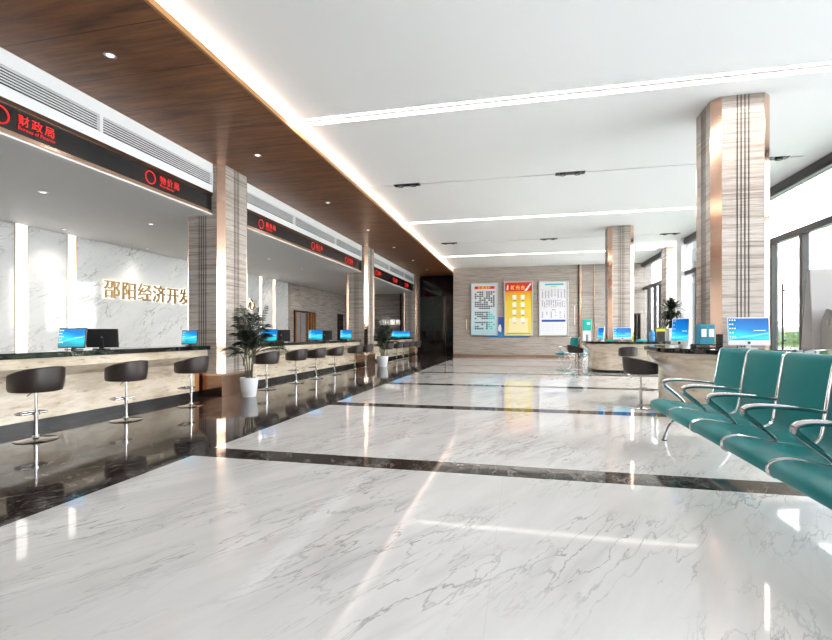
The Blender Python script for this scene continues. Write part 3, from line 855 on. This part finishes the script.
monitor(-6.9, 25.6, 1.09, .6, .38, R(4), 'blue-screened monitor on the farthest counter, left one', lift=.03, grp=gm)
monitor(-6.9, 27.6, 1.09, .6, .38, R(4), 'blue-screened monitor on the farthest counter, right one by the last column', lift=.03, grp=gm)
gi = 'white monitors on the service islands'
monitor(3.40, 8.05, 1.12, .56, .43, R(-3), 'white computer with blue screen in front of the nearer column', True, lift=.05, grp=gi)
monitor(2.60, 8.62, 1.12, .30, .46, R(-48), 'white computer turned sideways at the left of the nearer island', True, lift=.03, grp=gi)
monitor(3.42, 17.25, 1.08, .60, .42, R(0), 'white computer with blue screen in front of the farther column', True, lift=.06, grp=gi)
monitor(2.70, 17.3, 1.08, .34, .46, R(-62), 'white computer turned sideways at the left end of the farther island', True, lift=.03, grp=gi)

# binders on a tray, nearer island
t = thing('document_tray', 'black document tray under the teal binders on the nearer island', 'tray', (2.86, 8.16, 1.12))
B().box(-.20,.18,-.12,.12,0,.012,.003).box(-.20,.18,-.12,.12,.05,.062,.003).box(-.20,-.19,-.12,.12,.0,.06).box(.17,.18,-.12,.12,0,.22).obj('tray', M['black'], t)
for k, lab in enumerate(('left of the two teal ring binders standing on the nearer island', 'right of the two teal ring binders standing on the nearer island')):
    x = -.075+k*.105
    t = thing('ring_binder', lab, 'binder', (2.86+x, 8.16, 1.183), 0, 'teal ring binders')
    B().box(-.05,.05,-.09,.09,0,.31,.004).obj('cover', M['binder'], t)
    B().box(-.036,.036,-.094,-.0895,.11,.24).obj('spine_label', M['paper'], t)
    B().box(-.03,.03,-.093,-.0895,.27,.275).box(-.042,.042,-.0935,-.0895,.10,.107).box(-.042,.042,-.0935,-.0895,.243,.25).obj('spine_mark', M['black'], t)
tag(B().prism([(-.11,0),(.11,0),(.11,.012),(-.11,.012)],'y',-.15,.15, bev=.002).obj('notebook', M['black'], loc=(2.75, 7.80, 1.12), rz=R(80)), 'black notebook lying at the left front of the nearer island', 'notebook')
# farther island things
t = thing('water_bottle', 'blue plastic water bottle with dark cap on the farther island', 'bottle', (4.33, 17.1, 1.08))
B().lathe([(0,0),(.085,0),(.09,.02),(.088,.15),(.075,.17),(.088,.19),(.09,.30),(.045,.36),(.04,.385),(0,.385)], n=24).obj('body', M['blueplastic'], t, smooth=True)
B().lathe([(0,.385),(.045,.385),(.045,.43),(0,.43)], n=20).obj('cap', M['yellow'], t)
t = thing('card_holder', 'dark desk box with yellow and green cards beside the blue bottle', 'desk organizer', (4.58, 17.1, 1.08))
B().box(-.12,.12,-.09,.09,0,.34,.006).obj('box', M['frame'], t)
B().box(-.13,.14,-.07,-.03,.34,.42).obj('yellow_cards', M['yellow'], t); B().box(-.13,.18,.0,.05,.34,.46).obj('green_cards', M['green'], t)
t = thing('office_printer', 'white box-shaped printer below the tall dark plant on the farther island', 'printer', (5.12, 17.3, 1.08))
B().box(-.28,.28,-.22,.22,0,.44,.015).obj('body', M['whiteplastic'], t)
B().box(-.16,.20,-.226,-.218,.09,.12).obj('paper_slot', M['black'], t); B().box(-.27,-.13,-.226,-.218,.30,.42).obj('control_panel', M['steel'], t)
tag(B().box(-.15,.15,-.1,.1,0,.07,.004).obj('file_stack', M['aqua'], loc=(3.98,17.05,1.08), rz=R(8)), 'flat aqua file folders on the farther island beside the white computer', 'folder')
tag(B().box(-.12,.12,-.1,.1,0,.05,.004).obj('file_stack', M['aqua'], loc=(2.98,17.0,1.08), rz=R(-8)), 'flat aqua file folder left of the white computer on the farther island', 'folder')

# right foreground machine and far sanitizer stand
t = thing('self_service_kiosk', 'white self-service machine with tilted panel at the right edge by the windows', 'kiosk', (5.65, 9.9, 0))
B().prism([(.05,0),(.55,0),(.42,1.0),(.22,2.55),(.15,2.55),(.02,1.0)], 'x', -.42, .75, bev=.01).obj('panel', M['kiosk'], t)
B().prism([(-.42,0),(.04,0),(.04,1.55),(-.12,1.80),(-.42,1.72)], 'x', -.30, .75, bev=.012).obj('cabinet', M['kiosk'], t)
B().box(-.315,-.298,-.22,-.16,1.50,1.60).obj('badge', M['steel'], t)
t = thing('queue_machine', 'slim white machine with aqua green head in front of the far wall', 'kiosk', (3.15, 24.2, 0))
B().box(-.19,.19,-.15,.15,0,1.5,.02).obj('cabinet', M['whiteplastic'], t)
B().box(-.21,.21,-.18,.10,1.5,2.05,.03).obj('head', M['aqua'], t)
B().box(-.03,.03,-.155,-.15,1.0,1.3).box(-.12,-.08,-.155,-.15,.85,.89).box(.08,.12,-.155,-.15,.85,.89).obj('slots', M['black'], t)
B().box(.0,.14,-.185,-.178,1.78,1.9).obj('display', M['paper'], t)

# ------------------------------------------------------------------ posters
def poster_base(x0, x1, z0, z1, facemat, label):
    t = thing('light_box_poster', label, 'poster', ((x0+x1)/2, 27.4 if x0 > .8 else 27.365, z0), 0, 'light box posters on the back wall')
    w, h = (x1-x0)/2, z1-z0
    f = .06
    B().box(-w,w,-.10,0,0,f,.008).box(-w,w,-.10,0,h-f,h,.008).box(-w,-w+f,-.10,0,f,h-f,.008).box(w-f,w,-.10,0,f,h-f,.008).obj('frame', M['steel'], t)
    B().box(-w+f,w-f,-.07,-.0,f,h-f).obj('sheet', facemat, t)
    return t, w-f, h, f
def gradient_mat(name, stops, es=.22, zlo=0, zhi=3.1, diag=0.0):
    m, nt, b = newmat(name)
    tc = N(nt, 'ShaderNodeTexCoord'); sp = N(nt, 'ShaderNodeSeparateXYZ'); nt.links.new(tc.outputs['Object'], sp.inputs[0])
    f = mathn(nt, 'DIVIDE', mathn(nt, 'SUBTRACT', mathn(nt, 'ADD', sp.outputs[2], mathn(nt, 'MULTIPLY', mathn(nt,'ABSOLUTE',sp.outputs[0]), diag)), zlo), zhi-zlo)
    c = ramp(nt, f, stops); nt.links.new(c, b.inputs['Base Color']); nt.links.new(c, b.inputs['Emission Color'])
    b.inputs['Emission Strength'].default_value = es*.35; b.inputs['Roughness'].default_value = .3
    dk = mix(nt, 1.0, c, (.72,.72,.72), 'MULTIPLY'); nt.links.new(dk, b.inputs['Base Color'])
    return m
def flatm(name, c, es=.4): return simple(name, c, .4, emit=c, es=es*.12)
pr_red, pr_gold, pr_ink, pr_teal, pr_navy, pr_white, pr_grey = (flatm('print_red', (.62,.02,.01)), flatm('print_gold', (.95,.55,.08), .6), simple('print_ink', (.03,.03,.05), .5),
    flatm('print_teal', (.05,.42,.50)), flatm('print_navy', (.01,.06,.30)), flatm('print_white', (.75,.75,.75), .5), simple('print_mauve', (.26,.23,.36), .5))
def join_into(dst, src):
    bm = bmesh.new(); bm.from_mesh(dst.data); k = len(dst.data.materials); n0 = len(bm.faces)
    bm.from_mesh(src.data); bm.faces.ensure_lookup_table()
    for f in bm.faces[n0:]: f.material_index += k
    bm.to_mesh(dst.data); bm.free()
    for m in src.data.materials: dst.data.materials.append(m)
    bpy.data.objects.remove(src)
def sheet_of(t): return next(c for c in COL.objects if c.parent is t and c.name.startswith('sheet'))
# left poster
t, w, h, f = poster_base(-2.87, -1.30, 1.22, 4.30, gradient_mat('pale_blue_sheet', [(0,(.42,.72,.80)),(.35,(.70,.84,.88)),(.8,(.85,.88,.90))]), 'left light box poster, pale blue with rows of black print under a red header')
B().box(-w*.78,w*.82,-.078,-.07,h-.36,h-.20).obj('header', pr_red, t)
text_mesh('header_text', '办事流程', .17, pr_gold, t, .002, (0,-.082,h-.345), FACE_Y, 'CENTER', .004, 1.2)
random.seed(21); ink, inkb = B(), B()
for r_ in range(19):
    for c_ in range(9):
        if random.random() < .22 or r_ in (9, 14): continue
        x = -w*.76+c_*w*.18; z = h-.58-r_*.118
        (inkb if (r_ > 9 and c_ > 5) else ink).box(x, x+.098, -.078, -.07, z, z+.080)
join_into(sheet_of(t), ink.obj('printed_text', pr_ink, t)); join_into(sheet_of(t), inkb.obj('printed_text', pr_teal, t))
# middle poster
t, w, h, f = poster_base(-.96, .67, 1.21, 4.35, gradient_mat('yellow_sheet', [(0,(.92,.80,.30)),(.3,(.93,.72,.12)),(.62,(.95,.70,.05)),(.8,(.95,.42,.02))]), 'middle light box poster, yellow with white squares under a red header')
B().box(-w,w,-.078,-.07,h-.58,h-f-.02).obj('header', pr_red, t)
B().prism([(w*.42,h-.56),(w*.62,h-.56),(w*.98,h-.14),(w*.86,h-.14)], 'y', -.083, -.078).obj('white_slash', pr_white, t)
text_mesh('header_text', '新光台', .25, pr_gold, t, .002, (-w*.05,-.082,h-.46), FACE_Y, 'CENTER', .006, 1.25)
B().prism([(-w*.88,h-.50),(-w*.76,h-.50),(-w*.74,h-.28),(-w*.80,h-.18),(-w*.86,h-.30)], 'y', -.083, -.078).obj('emblem', pr_white, t)
B().box(-w*.72,w*.70,-.0755,-.07,.20,1.0).obj('pale_panel', flatm('print_cream', (.74,.66,.38), .5), t)
sq, cap = B(), B()
for r_ in range(4):
    for c_ in range(2):
        x = -w*.30+c_*w*.62; z = h-1.05-r_*.43
        sq.box(x-.11, x+.11, -.078, -.07, z, z+.26); cap.box(x-.06, x+.09, -.077, -.07, z-.07, z-.045)
for k in range(11): cap.box(-w*.86+k*w*.16, -w*.86+k*w*.16+.07, -.077, -.07, .12, .17)
join_into(sheet_of(t), sq.obj('white_squares', pr_white, t)); join_into(sheet_of(t), cap.obj('captions', pr_ink, t))
# right poster
t, w, h, f = poster_base(.98, 2.60, 1.21, 4.32, gradient_mat('white_sheet', [(0,(.82,.84,.88)),(.5,(.86,.86,.88)),(1,(.88,.88,.88))]), 'right light box poster, white with columns of violet print and a blue bar')
B().box(-w*.62,w*.72,-.078,-.07,h-.24,h-.15).obj('header', pr_teal, t)
B().box(-w*.86,w*.86,-.078,-.07,.80,.92).obj('blue_bar', pr_navy, t)
ink = B(); random.seed(4)
for (z0, z1, st_) in ((2.15,2.62,.17), (1.62,2.02,.12), (1.02,1.38,.24)):
    x = -w*.84
    while x < w*.8:
        z = z0
        while z < z1:
            if random.random() < .85: ink.box(x, x+.06, -.076, -.07, z, z+.04)
            z += .062
        x += st_
ink.box(-w*.2, w*.2, -.076, -.07, 2.78, 2.80); ink.box(-w*.14, w*.16, -.076, -.07, 1.46, 1.50)
for r_ in range(5):
    for c_ in range(9): ink.box(-w*.8+c_*w*.18, -w*.8+c_*w*.18+.05, -.076, -.07, .28+r_*.09, .292+r_*.09)
join_into(sheet_of(t), ink.obj('printed_text', pr_grey, t))
# blue panel behind the first two
t = thing('blue_display_board', 'blue notice board peeking out between the left and middle posters', 'notice board', (-1.1, 27.4, 1.12))
B().box(-.85,1.55,-.03,0,0,.16).box(-.85,.45,-.03,0,.16,1.18).obj('board', gradient_mat('blue_board', [(0,(.06,.30,.62)),(.5,(.02,.10,.42)),(1,(.03,.12,.45))], .2, 0, 1.2), t)
B().prism([(-.18,.38),(-.02,.30),(.0,.55),(-.06,.78),(-.16,.70),(-.20,.55)], 'y', -.036, -.03).obj('white_figure', pr_white, t)
for x, z0, z1, lab in ((-3.13,1.6,2.18,'short steel pull bar on the stone wall left of the posters'), (2.93,1.85,2.9,'long pale pull bar on the stone wall right of the posters')):
    tag(B().tube([(0,-.06,0),(0,-.06,z1-z0)], .02, 10).box(-.01,.01,-.06,0,.06,.08).box(-.01,.01,-.06,0,z1-z0-.08,z1-z0-.06).obj('pull_bar', M['white'], loc=(x,27.4,z0)), lab, 'pull handle')

# ------------------------------------------------------------------ outside the windows
struct(B().box(6.9, 60, -20, 80, -.25, -.05).obj('ground', M['pave']))
random.seed(2)
b = B()
for k in range(9000):
    y = random.uniform(8, 60); x = 12+random.uniform(-.9, .9); z = random.uniform(-.05, 1.75+.25*math.sin(y*1.3)+.15*math.sin(y*3.7))
    a = random.uniform(0, 2*PI); e = random.uniform(-.6, .9); s = random.uniform(.08,.16)
    d = Vector((math.cos(a)*math.cos(e), math.sin(a)*math.cos(e), math.sin(e)))*s; q = Vector((-math.sin(a), math.cos(a), .2))*s*.4; p = Vector((x,y,z))
    b.quad(p-d, p-q, p+d, p+q)
b.box(11.4, 12.6, 8, 60, -.05, 1.45)
tag(b.obj('hedge', M['hedge'], recalc=False), 'green leafy hedge outside the right-hand windows', 'hedge')
b = B().box(10.0,10.08,6,60,1.42,1.58)
t = thing('outdoor_railing', 'white railing in front of the hedge outside the windows', 'railing', (10.04, 8, -.05))
B().box(-.04,.04,-2,50,1.45,1.62).box(-.03,.03,-2,50,.3,.36).obj('rail', M['white'], t)
for k in range(18): B().box(-.04,.04,-1.5+k*3-.04,-1.5+k*3+.04,0,1.45).obj('post', M['white'], t)

# ------------------------------------------------------------------ world, camera, render settings
wd_ = bpy.data.worlds.new('World'); SC.world = wd_; wd_.use_nodes = True
nt = wd_.node_tree; bg = nt.nodes['Background']
tc = N(nt, 'ShaderNodeTexCoord'); sp = N(nt, 'ShaderNodeSeparateXYZ'); nt.links.new(tc.outputs['Generated'], sp.inputs[0])
c = ramp(nt, sp.outputs[2], [(0,(1,.975,.94)),(.2,(1,.985,.97)),(.8,(.84,.92,1))])
nt.links.new(c, bg.inputs[0]); bg.inputs[1].default_value = 9.0

th = math.atan(105/465)
cam = bpy.data.cameras.new('Camera'); co = bpy.data.objects.new('Camera', cam); COL.objects.link(co)
cam.sensor_width = 36; cam.lens = 36*465/832; cam.shift_y = 13.5/832; cam.clip_start = .05; cam.clip_end = 300
co.location = (0, 0, 1.35); co.rotation_euler = (R(90), 0, th)
SC.camera = co
SC.view_settings.view_transform = 'Standard'; SC.view_settings.look = 'None'; SC.view_settings.gamma = 1
SC.view_settings.exposure = .92
try: SC.view_settings.use_curve_mapping = False
except Exception: pass
SC.cycles.use_denoising = True
SC.cycles.max_bounces = 10; SC.cycles.diffuse_bounces = 5; SC.cycles.glossy_bounces = 5; SC.cycles.transparent_max_bounces = 12
SC.cycles.sample_clamp_indirect = 6; SC.cycles.caustics_reflective = False; SC.cycles.caustics_refractive = False
